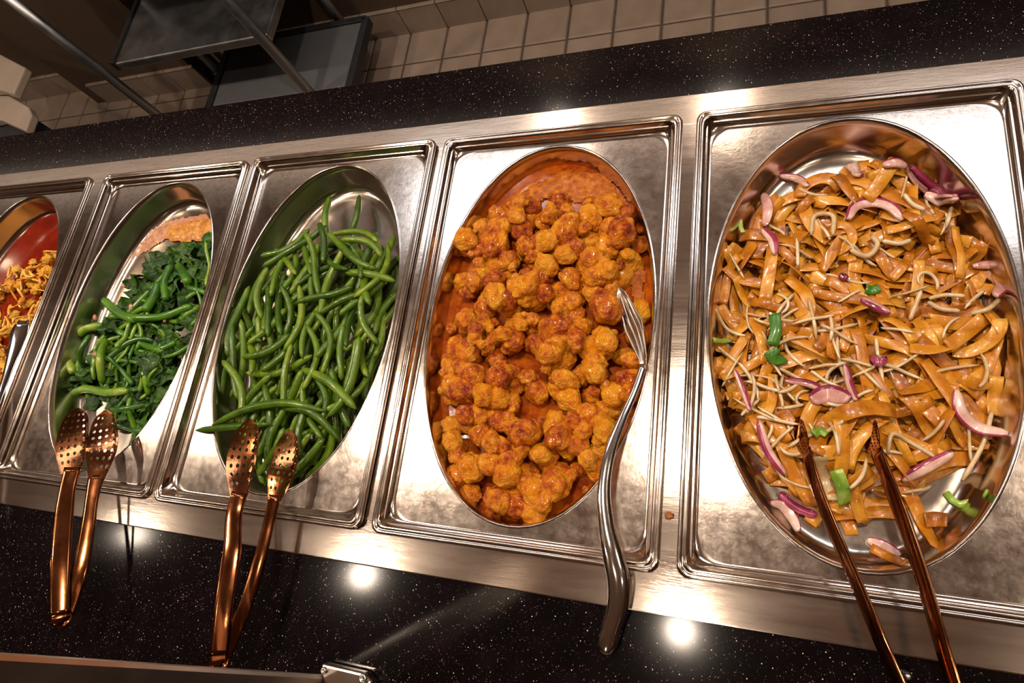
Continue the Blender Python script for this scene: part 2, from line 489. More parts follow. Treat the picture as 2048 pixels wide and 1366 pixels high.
# ------------------------------------------------------------------ height fields for piling food
class Heap:
    def __init__(s, i, res=.002):
        s.x0 = PAN[i][0]; s.dz = PAN[i][1]; s.res = res
        nx = int(PW / res) + 1; ny = int(PL / res) + 1
        X, Y = np.meshgrid(np.arange(nx) * res, np.arange(ny) * res, indexing='ij')
        u = (X - BCX); v = (Y - BCY)
        sc = (np.abs(u / BA) ** EE + np.abs(v / BB) ** EE) ** (1 / EE)
        d = (1 - sc) * np.where(sc > 0, np.sqrt(u * u + v * v) / np.maximum(sc, 1e-6), BA)
        s.d = d
        s.H = np.interp(d, [q[0] for q in WALL], [q[1] for q in WALL]) + s.dz
        s.H[d < 0] = Z_PL + s.dz
        s.X = X + s.x0; s.Y = Y

    def idx(s, x, y):
        return int(round((x - s.x0) / s.res)), int(round(y / s.res))

    def h(s, x, y, r=0.0, f=np.max):
        i, j = s.idx(x, y); k = max(0, int(r / s.res))
        i0, i1 = max(0, i - k), min(s.H.shape[0], i + k + 1); j0, j1 = max(0, j - k), min(s.H.shape[1], j + k + 1)
        if i0 >= i1 or j0 >= j1: return 0.0
        return float(f(s.H[i0:i1, j0:j1]))

    def inset(s, x, y):
        i, j = s.idx(x, y)
        if 0 <= i < s.H.shape[0] and 0 <= j < s.H.shape[1]: return s.d[i, j]
        return -1

    def stamp(s, x, y, z, r, rz=None):
        rz = r if rz is None else rz
        i, j = s.idx(x, y); k = int(r / s.res) + 1
        i0, i1 = max(0, i - k), min(s.H.shape[0], i + k + 1); j0, j1 = max(0, j - k), min(s.H.shape[1], j + k + 1)
        if i0 >= i1 or j0 >= j1: return
        dx = s.X[i0:i1, j0:j1] - x; dy = s.Y[i0:i1, j0:j1] - y
        q = 1 - (dx * dx + dy * dy) / (r * r)
        T = np.where(q > 0, z + rz * np.sqrt(np.maximum(q, 0)), -9)
        s.H[i0:i1, j0:j1] = np.maximum(s.H[i0:i1, j0:j1], T)


def inpoly(x, y, poly):
    c = False; n = len(poly); j = n - 1
    for i in range(n):
        xi, yi = poly[i]; xj, yj = poly[j]
        if (yi > y) != (yj > y) and x < (xj - xi) * (y - yi) / (yj - yi) + xi: c = not c
        j = i
    return c


def wpoly(pts, z=-.025): return [tuple(at(a, b, z)[:2]) for a, b in pts]


def edge_dist(x, y, poly):
    m = 9
    for i in range(len(poly)):
        a = np.array(poly[i - 1]); b = np.array(poly[i]); p = np.array([x, y])
        t = np.clip(np.dot(p - a, b - a) / (np.dot(b - a, b - a) + 1e-12), 0, 1); m = min(m, np.linalg.norm(p - a - t * (b - a)))
    return m


def pick(poly, n=40):
    xs = [p[0] for p in poly]; ys = [p[1] for p in poly]
    while True:
        x, y = random.uniform(min(xs), max(xs)), random.uniform(min(ys), max(ys))
        if inpoly(x, y, poly): return x, y


def zone(y, names, x=None):
    """names: far, middle, near; three bands"""
    k = names[0] if y > .36 else names[1] if y > .18 else names[2]
    return k


def spot(i, x, y):
    """where in the oval of pan i a piece lies: seven bands from far to near, five from left to right"""
    b = min(6, max(0, int((BCY + BB * .9 - y) / (BB * 1.8) * 7)))
    u = (x - PAN[i][0] - BCX) / BA
    c = 'at left rim' if u < -.55 else 'left of centre' if u < -.18 else 'centre' if u < .18 else 'right of centre' if u < .55 else 'at right rim'
    return ('far tip', 'far end', 'far half', 'middle', 'near half', 'near end', 'near tip')[b] + ', ' + c


# ------------------------------------------------------------------ pan of chicken
def lump_mesh(name, r, seed, mat, sub=3, rough=.28, freq=1.0, flat=.8):
    import bmesh
    from mathutils import noise as mn
    bm = bmesh.new(); bmesh.ops.create_icosphere(bm, subdivisions=sub, radius=1)
    off = Vector((seed * 7.3, seed * 3.1, seed * 1.7))
    ax = (random.uniform(.8, 1.25), random.uniform(.75, 1.05), flat * random.uniform(.85, 1.1))
    for v in bm.verts:
        n = v.co.normalized()
        # knobbly crust: rounded cells plus finer noise
        dist = mn.voronoi(n * 1.3 * freq + off)[0]
        d = 1 - rough * 1.3 * (dist[0] ** 1.0) + rough * .45 * mn.noise(n * 3.4 * freq + off) + rough * .22 * mn.noise(n * 8 * freq + off)
        v.co = Vector((n.x * ax[0], n.y * ax[1], n.z * ax[2])) * d * r * 1.12
    V = [v.co[:] for v in bm.verts]; Fc = [[v.index for v in f.verts] for f in bm.faces]; bm.free()
    return mesh(name, V, Fc, mat)


def rot_any(o, tilt=PI):
    o.rotation_euler = (random.uniform(-tilt, tilt), random.uniform(-tilt, tilt), random.uniform(0, 2 * PI))


def sauce_mesh(name, poly_or_none, i, z, mat, d0=.004, amp=.0004, n=60, poly=None, bulge=0):
    """a level pool inside the oval of pan i (optionally limited to poly)"""
    x0, dz = PAN[i]; V = []; Fc = []
    K = 96; Rn = 22
    V.append((BCX + x0, BCY, z + dz))
    from mathutils import noise as mn
    ths = [2 * PI * k / K for k in range(K)]
    el = ring_ell(ths, BA - d0, BB - d0, EE)
    for r in range(1, Rn + 1):
        f = r / Rn
        for (x, y) in el:
            xx, yy = BCX + x0 + x * f, BCY + y * f
            V.append((xx, yy, z + dz + amp * mn.noise(Vector((xx, yy, .1)) * 60) * (1 if r < Rn else 0)))
    Fc += [(0, 1 + k, 1 + (k + 1) % K) for k in range(K)]
    for r in range(Rn - 1):
        a = 1 + r * K; b = a + K
        Fc += [(a + k, b + k, b + (k + 1) % K, a + (k + 1) % K) for k in range(K)]
    return mesh(name, V, Fc, mat)


def patch_mesh(name, pxpoly, z, mat, i, amp=.002, thick=.003, res=.0035, hp=None):
    """irregular puddle whose outline follows a measured polygon; domed towards its middle"""
    from mathutils import noise as mn
    poly = wpoly(pxpoly, z)
    xs = [p[0] for p in poly]; ys = [p[1] for p in poly]
    nx = int((max(xs) - min(xs)) / res) + 2; ny = int((max(ys) - min(ys)) / res) + 2
    V = []; idx = {}
    Fc = []
    for a in range(nx):
        for b in range(ny):
            x = min(xs) + a * res; y = min(ys) + b * res
            x_ = x + .004 * mn.noise(Vector((x, y, 3)) * 90); y_ = y + .004 * mn.noise(Vector((x, y, 7)) * 90)
            if hp is not None and (hp.inset(x, y) < .012 or hp.h(x, y) > -.052): continue
            if not inpoly(x_, y_, poly): continue
            e = min(1, edge_dist(x, y, poly) / .012)
            base = z if hp is None else hp.h(x, y)
            idx[(a, b)] = len(V)
            V.append((x, y, base + thick * math.sqrt(e) + .0004 + amp * max(0, mn.noise(Vector((x, y, 1)) * 140)) * e))
    for (a, b), k in idx.items():
        q = [(a, b), (a + 1, b), (a + 1, b + 1), (a, b + 1)]
        if all(t in idx for t in q): Fc.append([idx[t] for t in q])
    return mesh(name, V, Fc, mat)


def chicken_pan():
    i = 3; hp = Heap(i)
    zs = -.041
    o = link('orange_sauce', sauce_mesh('orange_sauce', None, i, zs, M['sauce'], .0055))
    tag(o, 'orange red oily sauce pooled round the chicken pieces', 'sauce', kind='stuff')
    hp.H = np.maximum(hp.H, np.where(hp.d > .004, zs + hp.dz, -9))
    o = link('gritty_sauce', patch_mesh('gritty_sauce', [(1060, 372), (1130, 340), (1210, 348), (1255, 400), (1235, 430), (1190, 410), (1100, 400), (1040, 420), (1010, 415)], zs + .002, M['sauce_thick'], i, .003, .004, .003))
    tag(o, 'grainy bright orange sauce at the far end of the chicken pan', 'sauce', kind='stuff')
    o = link('gritty_sauce', patch_mesh('gritty_sauce', [(1265, 490), (1290, 540), (1292, 640), (1275, 660), (1255, 560), (1240, 520)], zs + .002, M['sauce_thick'], i, .003, .004, .003))
    tag(o, 'grainy orange sauce along the right rim beside the serving spoon', 'sauce', kind='stuff')
    protos = [lump_mesh('chicken_piece', 1, s + 1, M['chicken'], 4, .25, random.uniform(.6, 1.05), .85) for s in range(16)]
    poly = wpoly([(985, 425), (1060, 385), (1150, 405), (1230, 385), (1280, 455), (1290, 560), (1288, 700), (1268, 800), (1225, 920), (1160, 1000), (1090, 1040), (1000, 1035), (925, 970), (893, 890), (888, 760), (890, 660), (925, 590), (920, 490)], -.03)
    explicit = [(1215, 415, 36), (1245, 475, 38), (1000, 430, 28), (1040, 455, 26), (1180, 405, 22), (1135, 470, 36), (985, 485, 38), (1080, 480, 34), (1015, 520, 30),
                (1215, 620, 42), (1195, 555, 34), (1190, 700, 34), (1110, 660, 42), (965, 870, 27), (940, 935, 44), (1150, 880, 34), (1230, 790, 30), (1110, 970, 40), (1070, 1000, 34),
                (1000, 1000, 30), (930, 700, 42), (1000, 760, 36), (935, 780, 40), (1060, 580, 34), (1000, 600, 30), (1090, 700, 26), (1175, 830, 32), (1050, 890, 34), (1030, 680, 30),
                (1100, 540, 28), (1145, 600, 26), (960, 650, 28), (930, 840, 30), (1070, 780, 30), (1130, 760, 28), (1200, 900, 26), (1040, 960, 28), (985, 930, 26)]
    items = []
    random.seed(21)
    for _ in range(150):
        x, y = pick(poly); items.append((x, y, random.uniform(.012, .019)))
    expl = []
    for a, b, r in explicit:
        p = at(a, b, -.018); expl.append((p[0], p[1], px(r, p) * .92))
    for _ in range(150):
        x, y = pick(poly); expl.append((x, y, random.uniform(.009, .0155)))
    for _ in range(60):
        x, y = pick(poly); expl.append((x, y, random.uniform(.0045, .008)))
    n = 0
    mid = (.16, .25)
    shx, shy = at(1262, 640, -.012)[:2]
    for (x, y, r) in items + expl:
        if hp.inset(x, y) < r * .75: continue
        if abs(x - shx) < .018 and abs(y - shy) < .042 and hp.h(x, y, .004) > -.036: continue
        ztop = -.017 + .008 * (1 - ((y - .27) / .24) ** 2)
        hz = hp.h(x, y, r * .55, np.mean)
        if hz > ztop: continue
        z = hz + r * .42
        z = min(z, ztop + .006)
        o = link('chicken_piece', random.choice(protos), None, (x, y, z)); rot_any(o, .5)
        k = r * random.uniform(.95, 1.1); o.scale = (k, k, k)
        hp.stamp(x, y, z, r * .95, r * .8)
        big = 'small' if r < .009 else 'large' if r > .0155 else 'mid-sized'
        tag(o, f'{big} fried orange chicken lump in the sauce pan, ' + spot(3, x, y), 'chicken', 'fried chicken pieces in orange sauce')
        n += 1
    return n


# ------------------------------------------------------------------ tubes that fall on the heap
def bean_proto(L, bend, r, seed, mat, k=8, n=15, lumps=.09):
    rnd = random.Random(seed)
    t = np.linspace(-.5, .5, n)
    x = t * L
    y = bend * L * (4 * t * t - .33) * .5 + .02 * L * np.sin(t * 6 + rnd.random() * 6)
    z = .02 * L * np.sin(t * 5 + rnd.random() * 6)
    P = np.c_[x, y, z]
    q = np.abs(t * 2)
    rad = r * (1 - .28 * q**2) * np.where(q > .9, .62, 1) * (1 + lumps * np.sin(t * 34 + rnd.random() * 6))
    rad[0] = r * .22; rad[-1] = r * .16
    V, Fc = sweep(P, circ(k), rad, rad)
    return mesh('green_bean', V, Fc, mat), P


def drop_rigid(hp, P, x, y, yaw, r, sink=.35):
    c, s = math.cos(yaw), math.sin(yaw)
    X = x + P[:, 0] * c - P[:, 1] * s; Y = y + P[:, 0] * s + P[:, 1] * c
    for a, b in zip(X, Y):
        if hp.inset(a, b) < r * .6: return None
    t = P[:, 0]
    h = np.array([hp.h(a, b, r * .6) for a, b in zip(X, Y)]) + r * (1 - sink)
    bt = np.polyfit(t, h, 1)[0]; bt = float(np.clip(bt, -.22, .22))
    a0 = float(np.percentile(h - bt * t, 78))
    Z = a0 + bt * t
    return X, Y, Z, a0, bt


def beans_pan():
    i = 2; hp = Heap(i)
    random.seed(5)
    protos = []
    for s in range(18):
        L = random.uniform(.072, .112); r = random.uniform(.0043, .0056)
        me, P = bean_proto(L, random.uniform(-.32, .32), r, s, M['bean'], 9, 17, .035)
        protos.append((me, P, r, L))
    poly = wpoly([(560, 500), (640, 472), (740, 470), (792, 480), (790, 560), (770, 660), (745, 760), (700, 860), (630, 950), (560, 985), (515, 960), (500, 900), (482, 800), (484, 700), (500, 620), (535, 560)], -.03)
    cx = np.mean([p[0] for p in poly]); cy = np.mean([p[1] for p in poly])
    n = 0
    # yaw measured against +X; in the photograph most beans run up and down the pan
    for att in range(9000):
        if n >= 225: break
        me, P, r, L = random.choice(protos)
        x, y = pick(poly)
        if n > 150 and random.random() < .2: yaw = random.gauss(0, .5)
        else: yaw = random.gauss(PI / 2 - .15, .55)
        if random.random() < .5: yaw += PI
        e = edge_dist(x, y, poly)
        tgt = -.054 + min(.046, .010 + e * .75) + hp.dz
        if hp.h(x, y, .004, np.mean) > tgt: continue
        c, s_ = math.cos(yaw), math.sin(yaw)
        ok = all(inpoly(x + P[k, 0] * c - P[k, 1] * s_, y + P[k, 0] * s_ + P[k, 1] * c, poly) for k in (2, 8, 14))
        if not ok and random.random() < .98: continue
        q = drop_rigid(hp, P, x, y, yaw, r)
        if q is None: continue
        X, Y, Z, a0, bt = q
        if Z.max() > .004: continue
        o = link('green_bean', me, None, (x, y, a0))
        o.rotation_euler = (0, -math.atan(bt), yaw)
        for a, b, c_ in zip(X, Y, Z): hp.stamp(a, b, c_, r)
        tag(o, ('long' if L > .092 else 'short') + (' straight' if abs(np.ptp(P[:, 1])) < L * .09 else ' curved') + ' green bean ' + ('lying crosswise' if abs(math.sin(yaw)) < .6 else 'lying lengthwise') + ' in the heap, ' + spot(2, x, y), 'green bean', 'green beans in the middle pan')
        n += 1
    sp = [('tall green bean pointing up from the far left of the bean heap', [(655, 478, -.03), (650, 440, -.022), (660, 392, -.03)], 14),
          ('green bean standing out at the far end, right of its twin', [(702, 470, -.03), (714, 430, -.025), (719, 390, -.035)], 13),
          ('long curved green bean reaching over the left edge of the well', [(425, 850, .004), (490, 820, .010), (570, 806, .012), (650, 822, .006)], 17),
          ('straight green bean lying across the plate left of the tongs', [(391, 861, -.004), (450, 855, .004), (540, 848, .010)], 15),
          ('curved pale green bean arching right over the heap', [(605, 738, .0), (660, 765, .004), (712, 818, -.002)], 20),
          ('green bean arching over the tongs at the near end', [(560, 815, .002), (625, 826, .006), (680, 880, -.010)], 17),
          ('green bean lying slantwise near the right rim', [(690, 545, -.006), (740, 548, -.004), (790, 562, -.012)], 17)]
    for lb, pts, wpx in sp:
        P = spline([at(a, b, c) for a, b, c in pts], 18); t = np.linspace(-1, 1, 18)
        r = px(wpx / 2, P[9]); rad = r * (1 - .28 * t**2); rad[0] *= .3; rad[-1] *= .25; rad[1] *= .75; rad[-2] *= .75
        V, Fc = sweep(P - P[9], circ(9), rad, rad)
        o = link('green_bean', mesh('green_bean', V, Fc, M['bean']), None, P[9]); tag(o, lb, 'green bean', 'green beans in the middle pan')
    return n


# ------------------------------------------------------------------ flexible strips / tubes draped over the heap
def drape(hp, x, y, yaw, L, n, curl, clear, smooth=2, wob=.0):
    """centre line that follows the heap"""
    X = []; Y = []; a = yaw; st = L / (n - 1)
    k1, k2 = random.gauss(0, curl), random.gauss(0, curl)
    px_, py_ = x, y
    for j in range(n):
        X.append(px_); Y.append(py_)
        a += (k1 * (1 - j / n) + k2 * (j / n)) * st
        px_ += math.cos(a) * st; py_ += math.sin(a) * st
    mx, my = np.mean(X) - x, np.mean(Y) - y
    X = np.array(X) - mx; Y = np.array(Y) - my
    for a_, b_ in zip(X, Y):
        if hp.inset(a_, b_) < .004: return None
    Z = np.array([hp.h(a_, b_, clear) for a_, b_ in zip(X, Y)])
    for _ in range(smooth):
        Z2 = Z.copy(); Z2[1:-1] = np.maximum(Z[1:-1] * .5, 0) * 0 + (Z[:-2] + Z[2:] + Z[1:-1]) / 3; Z2[0] = (Z[0] * 2 + Z[1]) / 3; Z2[-1] = (Z[-1] * 2 + Z[-2]) / 3
        Z = Z2
    return np.c_[X, Y, Z]


def ribbon(P, wd, th, twist):
    n = len(P); P_, T, S, N = frames(P)
    V = []
    for i in range(n):
        c, s = math.cos(twist[i]), math.sin(twist[i])
        A = S[i] * c + N[i] * s; B = -S[i] * s + N[i] * c
        ww = wd
        for u, v in ((-.5, -.5), (.5, -.5), (.56, 0), (.5, .5), (0, .62), (-.5, .5), (-.56, 0)):
            V.append(P[i] + A * u * ww + B * v * th)
    k = 7
    Fc = [(i * k + j, i * k + (j + 1) % k, (i + 1) * k + (j + 1) % k, (i + 1) * k + j) for i in range(n - 1) for j in range(k)]
    Fc += [tuple(range(k))[::-1], tuple((n - 1) * k + j for j in range(k))]
    return V, Fc


def onion_mesh(pts, wd, th, dark=.5):
    """crescent slice: thick flesh inside, coloured skin along the outer edge"""
    P = spline(pts, 16); P_, T, S, N = frames(P)
    mid = P[8]; chord = (P[0] + P[-1]) / 2; out = mid - chord
    sgn = np.sign(np.dot(out, S[8])) or 1
    V = []; fm = []
    prof = [(-.5, -.3), (-.5, .3), (-.2, .5), (.5 - dark * .6, .5), (.5 - dark * .25, .5), (.5, .25), (.5, -.3), (.2, -.5)]
    k = len(prof)
    t = np.linspace(-1, 1, 16); q = .35 + .65 * np.sqrt(np.maximum(0, 1 - t**2))
    for i in range(16):
        for u, v in prof: V.append(P[i] - mid + S[i] * sgn * u * wd * q[i] + N[i] * v * th * (.6 + .4 * q[i]))
    Fc = []
    for i in range(15):
        for j in range(k):
            Fc.append((i * k + j, i * k + (j + 1) % k, (i + 1) * k + (j + 1) % k, (i + 1) * k + j)); fm.append(1 if j in (3, 4, 5, 6) else 0)
    Fc += [tuple(range(k))[::-1], tuple(15 * k + j for j in range(k))]; fm += [0, 0]
    return mesh('onion_slice', V, Fc, None, True, [M['onion_flesh'], M['onion_skin']], fm), mid


def noodles_pan():
    i = 4; hp = Heap(i)
    random.seed(11)
    poly = wpoly([(1560, 372), (1660, 305), (1800, 300), (1895, 360), (1960, 480), (2005, 600), (2025, 760), (1995, 900), (1895, 1010), (1850, 1040), (1800, 990), (1770, 1000), (1745, 1060), (1690, 1065), (1640, 1050), (1560, 965), (1480, 850), (1440, 740), (1428, 640), (1440, 500), (1490, 410)], -.022)
    V0 = []; F0 = []
    cnt = 0; nst = 0
    tries = 0
    while cnt < 290 and tries < 9000:
        tries += 1
        under = nst < 260
        L = random.uniform(.035, .08); wd = random.uniform(.0085, .0135)
        x, y = pick(poly); e = edge_dist(x, y, poly)
        tgt = -.052 + min(.036, .008 + e * .8)
        if hp.h(x, y, .004, np.mean) > tgt - (.009 if under else 0) + (.004 if not under and random.random() < .5 else 0): continue
        P = drape(hp, x, y, random.uniform(0, 2 * PI), L, 12, random.choice([6, 14, 26]), .003, 2)
        if P is None: continue
        if not all(inpoly(a, b, poly) for a, b, c in P[1:-1]) and random.random() < .93: continue
        P[:, 2] += .0012
        if not under:
            P[:, 2] += random.uniform(0, .0045) * np.sin(np.linspace(0, PI, 12)) ** 1 + random.uniform(0, .001)
        tw = random.gauss(0, .35) + np.linspace(-1, 1, 12) * random.gauss(0, .35)
        V, Fc = ribbon(P, wd, .0010, tw)
        for a, b, c in P[::1]: hp.stamp(a, b, c, wd * .42, .0012)
        if under:
            b0 = len(V0); V0 += V; F0 += [tuple(q + b0 for q in f) for f in Fc]; nst += 1
        else:
            m = P[6]; o = link('rice_noodle', mesh('rice_noodle', [v - m for v in V], Fc, M['noodle']), None, m)
            side = 'left' if x < PAN[4][0] + PW / 2 else 'right'
            tag(o, ('wide' if wd > .011 else 'narrow') + (' long' if L > .058 else ' short') + ' flat orange noodle in the noodle pan, ' + spot(4, x, y), 'noodle', 'flat rice noodles in the right-end pan')
            cnt += 1
    if V0:
        o = link('noodle_bed', mesh('noodle_bed', V0, F0, M['noodle'])); tag(o, 'lower layer of tangled flat orange noodles', 'noodles', kind='stuff')
    # bean sprouts
    pol_s = wpoly([(1440, 600), (1600, 600), (1750, 700), (1740, 800), (1640, 900), (1560, 960), (1480, 850), (1440, 740)], -.015)
    n = 0; tries = 0
    while n < 88 and tries < 5000:
        tries += 1
        reg = pol_s if random.random() < .55 else poly
        x, y = pick(reg)
        L = random.uniform(.025, .048)
        P = drape(hp, x, y, random.uniform(0, 2 * PI), L, 11, random.choice([10, 25, 45]), .002, 4)
        if P is None or not all(inpoly(a, b, poly) for a, b, c in P[1:-1]): continue
        r = random.uniform(.0013, .0021)
        P[:, 2] += r * .9
        rad = np.full(11, r); rad[0] = r * .3; rad[-1] = r * .6; rad[1] = r * .6
        V, Fc = sweep(P - P[5], circ(6), rad, rad)
        o = link('bean_sprout', mesh('bean_sprout', V, Fc, M['sprout']), None, P[5])
        for a, b, c in P: hp.stamp(a, b, c, r)
        tag(o, ('long' if L > .038 else 'short') + ' thin pale bean sprout on the noodles, ' + spot(4, x, y), 'bean sprout', 'bean sprouts among the noodles')
        n += 1
    # sprouts, onions and scallions that can be picked out one by one
    def top(a, b, up=.0025):
        z = -.015
        for _ in range(3):
            p = at(a, b, z); z = hp.h(p[0], p[1], .003) + up
        return at(a, b, z)
    for lb, pts, wpx in [('thick white sprout curling left of the purple onion arc', [(1622, 470), (1632, 430), (1660, 428), (1666, 470)], 10),
                         ('white sprout bent in a hook at the middle of the noodles', [(1700, 500), (1735, 512), (1755, 490), (1742, 470)], 11),
                         ('pale sprout lying straight right of the hooked sprout', [(1765, 482), (1800, 487), (1822, 480)], 10),
                         ('long pale sprout near the purple onion strip', [(1808, 388), (1825, 408), (1850, 420)], 9),
                         ('white sprout pair upper strand at the right side', [(1858, 597), (1890, 590), (1930, 592)], 9),
                         ('white sprout pair lower strand at the right side', [(1855, 604), (1885, 618), (1920, 622)], 10),
                         ('pale sprout rising towards the right rim', [(1940, 628), (1975, 618), (2000, 598)], 10),
                         ('long bent sprout below the middle right', [(1776, 905), (1785, 868), (1830, 890), (1872, 915)], 9),
                         ('long sprout standing along the right rim near the curved onion', [(1925, 960), (1965, 890), (1985, 820)], 9),
                         ('white sprout beside the green scallion tip', [(1820, 640), (1835, 600), (1842, 582)], 10)]:
        P = spline([top(*q, .003) for q in pts], 14); r = px(wpx / 2, P[7]); rad = np.full(14, r); rad[0] = r * .5; rad[-1] = r * .4
        V, Fc = sweep(P - P[7], circ(7), rad, rad); o = link('bean_sprout', mesh('bean_sprout', V, Fc, M['sprout']), None, P[7])
        tag(o, lb, 'bean sprout', 'bean sprouts among the noodles')
    on = [('purple and white onion arc in the upper middle of the noodles', [(1697, 438), (1712, 412), (1748, 404), (1782, 414), (1805, 440)], 22, .5),
          ('dark purple onion strip against the far right rim', [(1818, 332), (1840, 360), (1872, 385), (1908, 392)], 32, 1.3),
          ('pink onion slice beside the dark purple strip', [(1850, 388), (1880, 402), (1912, 398)], 24, .1),
          ('pale pink onion slice standing at the upper left', [(1527, 388), (1536, 418), (1530, 452)], 20, .1),
          ('mauve onion slice curving below the pale one at the left', [(1525, 458), (1545, 480), (1550, 508)], 18, .9),
          ('white and purple onion sliver at the far left edge of the noodles', [(1560, 352), (1590, 355), (1615, 372)], 16, .5),
          ('pale onion hook at the right rim', [(1945, 532), (1985, 530), (2002, 560), (1992, 592)], 24, .35),
          ('large curved pink onion slice at the right near rim', [(1912, 780), (1922, 825), (1955, 855), (2016, 868)], 24, .3),
          ('broad pink onion chunk left of the tongs', [(1622, 800), (1655, 788), (1698, 798)], 38, .4),
          ('mauve onion strip right of the tongs', [(1805, 960), (1850, 935), (1905, 905)], 22, .6),
          ('crimson onion strip under the left tong arm', [(1560, 985), (1590, 1010), (1635, 1030)], 24, 1.3),
          ('mauve onion strip standing at the near left', [(1517, 842), (1535, 900), (1570, 950)], 18, .8),
          ('thin mauve onion strip in the middle of the noodles', [(1722, 598), (1750, 612), (1780, 628)], 17, 1.0),
          ('small crimson onion bit in the middle of the noodles', [(1746, 712), (1758, 722), (1772, 716)], 22, 1.3),
          ('small dark red onion dot below the upper arc', [(1680, 548), (1688, 554), (1694, 550)], 16, 1.3),
          ('long mauve onion strip behind the tong heads', [(1570, 760), (1620, 768), (1650, 782)], 15, .9),
          ('thin mauve onion sliver between the tong heads', [(1690, 730), (1700, 770), (1712, 800)], 15, .9),
          ('pink onion slice resting on the bare steel at the near end', [(1735, 1080), (1765, 1090), (1800, 1110)], 22, .3),
          ('pinkish onion loop at the near left rim', [(1542, 1005), (1562, 1010), (1590, 1045), (1596, 1062)], 20, .2),
          ('thin purple onion sliver near the left rim', [(1470, 740), (1490, 790), (1500, 820)], 12, .9),
          ('white onion piece at the far end of the noodles', [(1698, 330), (1712, 338), (1716, 352)], 24, .0),
          ('pale onion piece with purple edge at the far end', [(1765, 330), (1790, 325), (1812, 332)], 20, .4)]
    for lb, pts, wpx, dk in on:
        P = [top(*q, .0035) for q in pts]
        me, mid = onion_mesh(P, px(wpx, P[1]), .0045, dk)
        tag(link('onion_slice', me, None, mid), lb, 'onion', 'red onion slices among the noodles')
    for lb, pts, wpx, mt in [('dark green scallion strip at the left of the noodles', [(1548, 628), (1552, 660), (1545, 690)], 20, 'scallion_dark'),
                             ('dark green scallion bit below the scallion strip', [(1540, 700), (1552, 716), (1566, 714)], 26, 'scallion_dark'),
                             ('small bright green scallion bit in the middle', [(1732, 578), (1746, 580), (1758, 574)], 18, 'scallion_dark'),
                             ('light green scallion arc at the near right rim', [(1892, 985), (1915, 1008), (1950, 1002), (1972, 985)], 13, 'scallion'),
                             ('yellow green scallion stub between the tong arms', [(1672, 940), (1685, 975), (1690, 1008)], 24, 'scallion'),
                             ('pale scallion strand beside the left tong arm', [(1640, 912), (1655, 960), (1668, 1000)], 22, 'sprout'),
                             ('yellow scallion tip at the left rim', [(1428, 680), (1445, 682), (1462, 680)], 10, 'scallion'),
                             ('thin yellow scallion sliver at the upper left', [(1480, 440), (1482, 455), (1486, 465)], 8, 'scallion'),
                             ('light green scallion bit above the tongs', [(1628, 868), (1640, 862), (1655, 868)], 16, 'scallion')]:
        P = spline([top(*q, .003) for q in pts], 10); wd = px(wpx, P[5])
        V, Fc = ribbon(P - P[5], wd, .0022, np.linspace(-.3, .3, 10))
        tag(link('scallion_piece', mesh('scallion_piece', V, Fc, M[mt]), None, P[5]), lb, 'scallion', 'scallion pieces among the noodles')
    # noodles hooked over the tongs and loose on the bare end
    for lb, pts, wpx in [('wide orange noodle bridging the two tong heads', [(1630, 905), (1650, 850), (1700, 822), (1750, 815), (1790, 822)], 30),
                         ('pale wedge of noodle lying across the bare steel near the tongs', [(1742, 1095), (1775, 1112), (1810, 1125)], 16),
                         ('square noodle piece at the right of the bare steel', [(1850, 1040), (1870, 1038), (1895, 1040)], 26)]:
        P = spline([top(*q, .006) for q in pts], 12)
        V, Fc = ribbon(P - P[6], px(wpx, P[6]), .0016, np.linspace(-.2, .3, 12))
        tag(link('rice_noodle', mesh('rice_noodle', V, Fc, M['noodle']), None, P[6]), lb, 'noodle', 'flat rice noodles in the right-end pan')
    return hp


# ------------------------------------------------------------------ pan of cooked greens
def leaf_mesh(seed, L=.05, W=.036):
    from mathutils import noise as mn
    n, m = 13, 9; V = []; Fc = []
    o = Vector((seed * 3.3, 1.7, seed))
    for i in range(n):
        t = i / (n - 1); wd = W * (math.sin(PI * min(1, t * 1.02 + .02)) ** .6) * (1 - .25 * t)
        for j in range(m):
            u = (j / (m - 1) - .5) * 2
            x = (t - .5) * L; y = u * wd / 2
            nz = mn.noise(Vector((x, y, 0)) * 70 + o) * .013 + mn.noise(Vector((x, y, 0)) * 180 + o) * .004
            V.append((x + mn.noise(Vector((x, y, 5)) * 60 + o) * .008, y + mn.noise(Vector((x, y, 9)) * 60 + o) * .010, nz - .004 * abs(u) + .003 * abs(math.sin(u * 6))))
    Fc = [(i * m + j, (i + 1) * m + j, (i + 1) * m + j + 1, i * m + j + 1) for i in range(n - 1) for j in range(m - 1)]
    return mesh('wilted_green', V, Fc, M['leaf'])


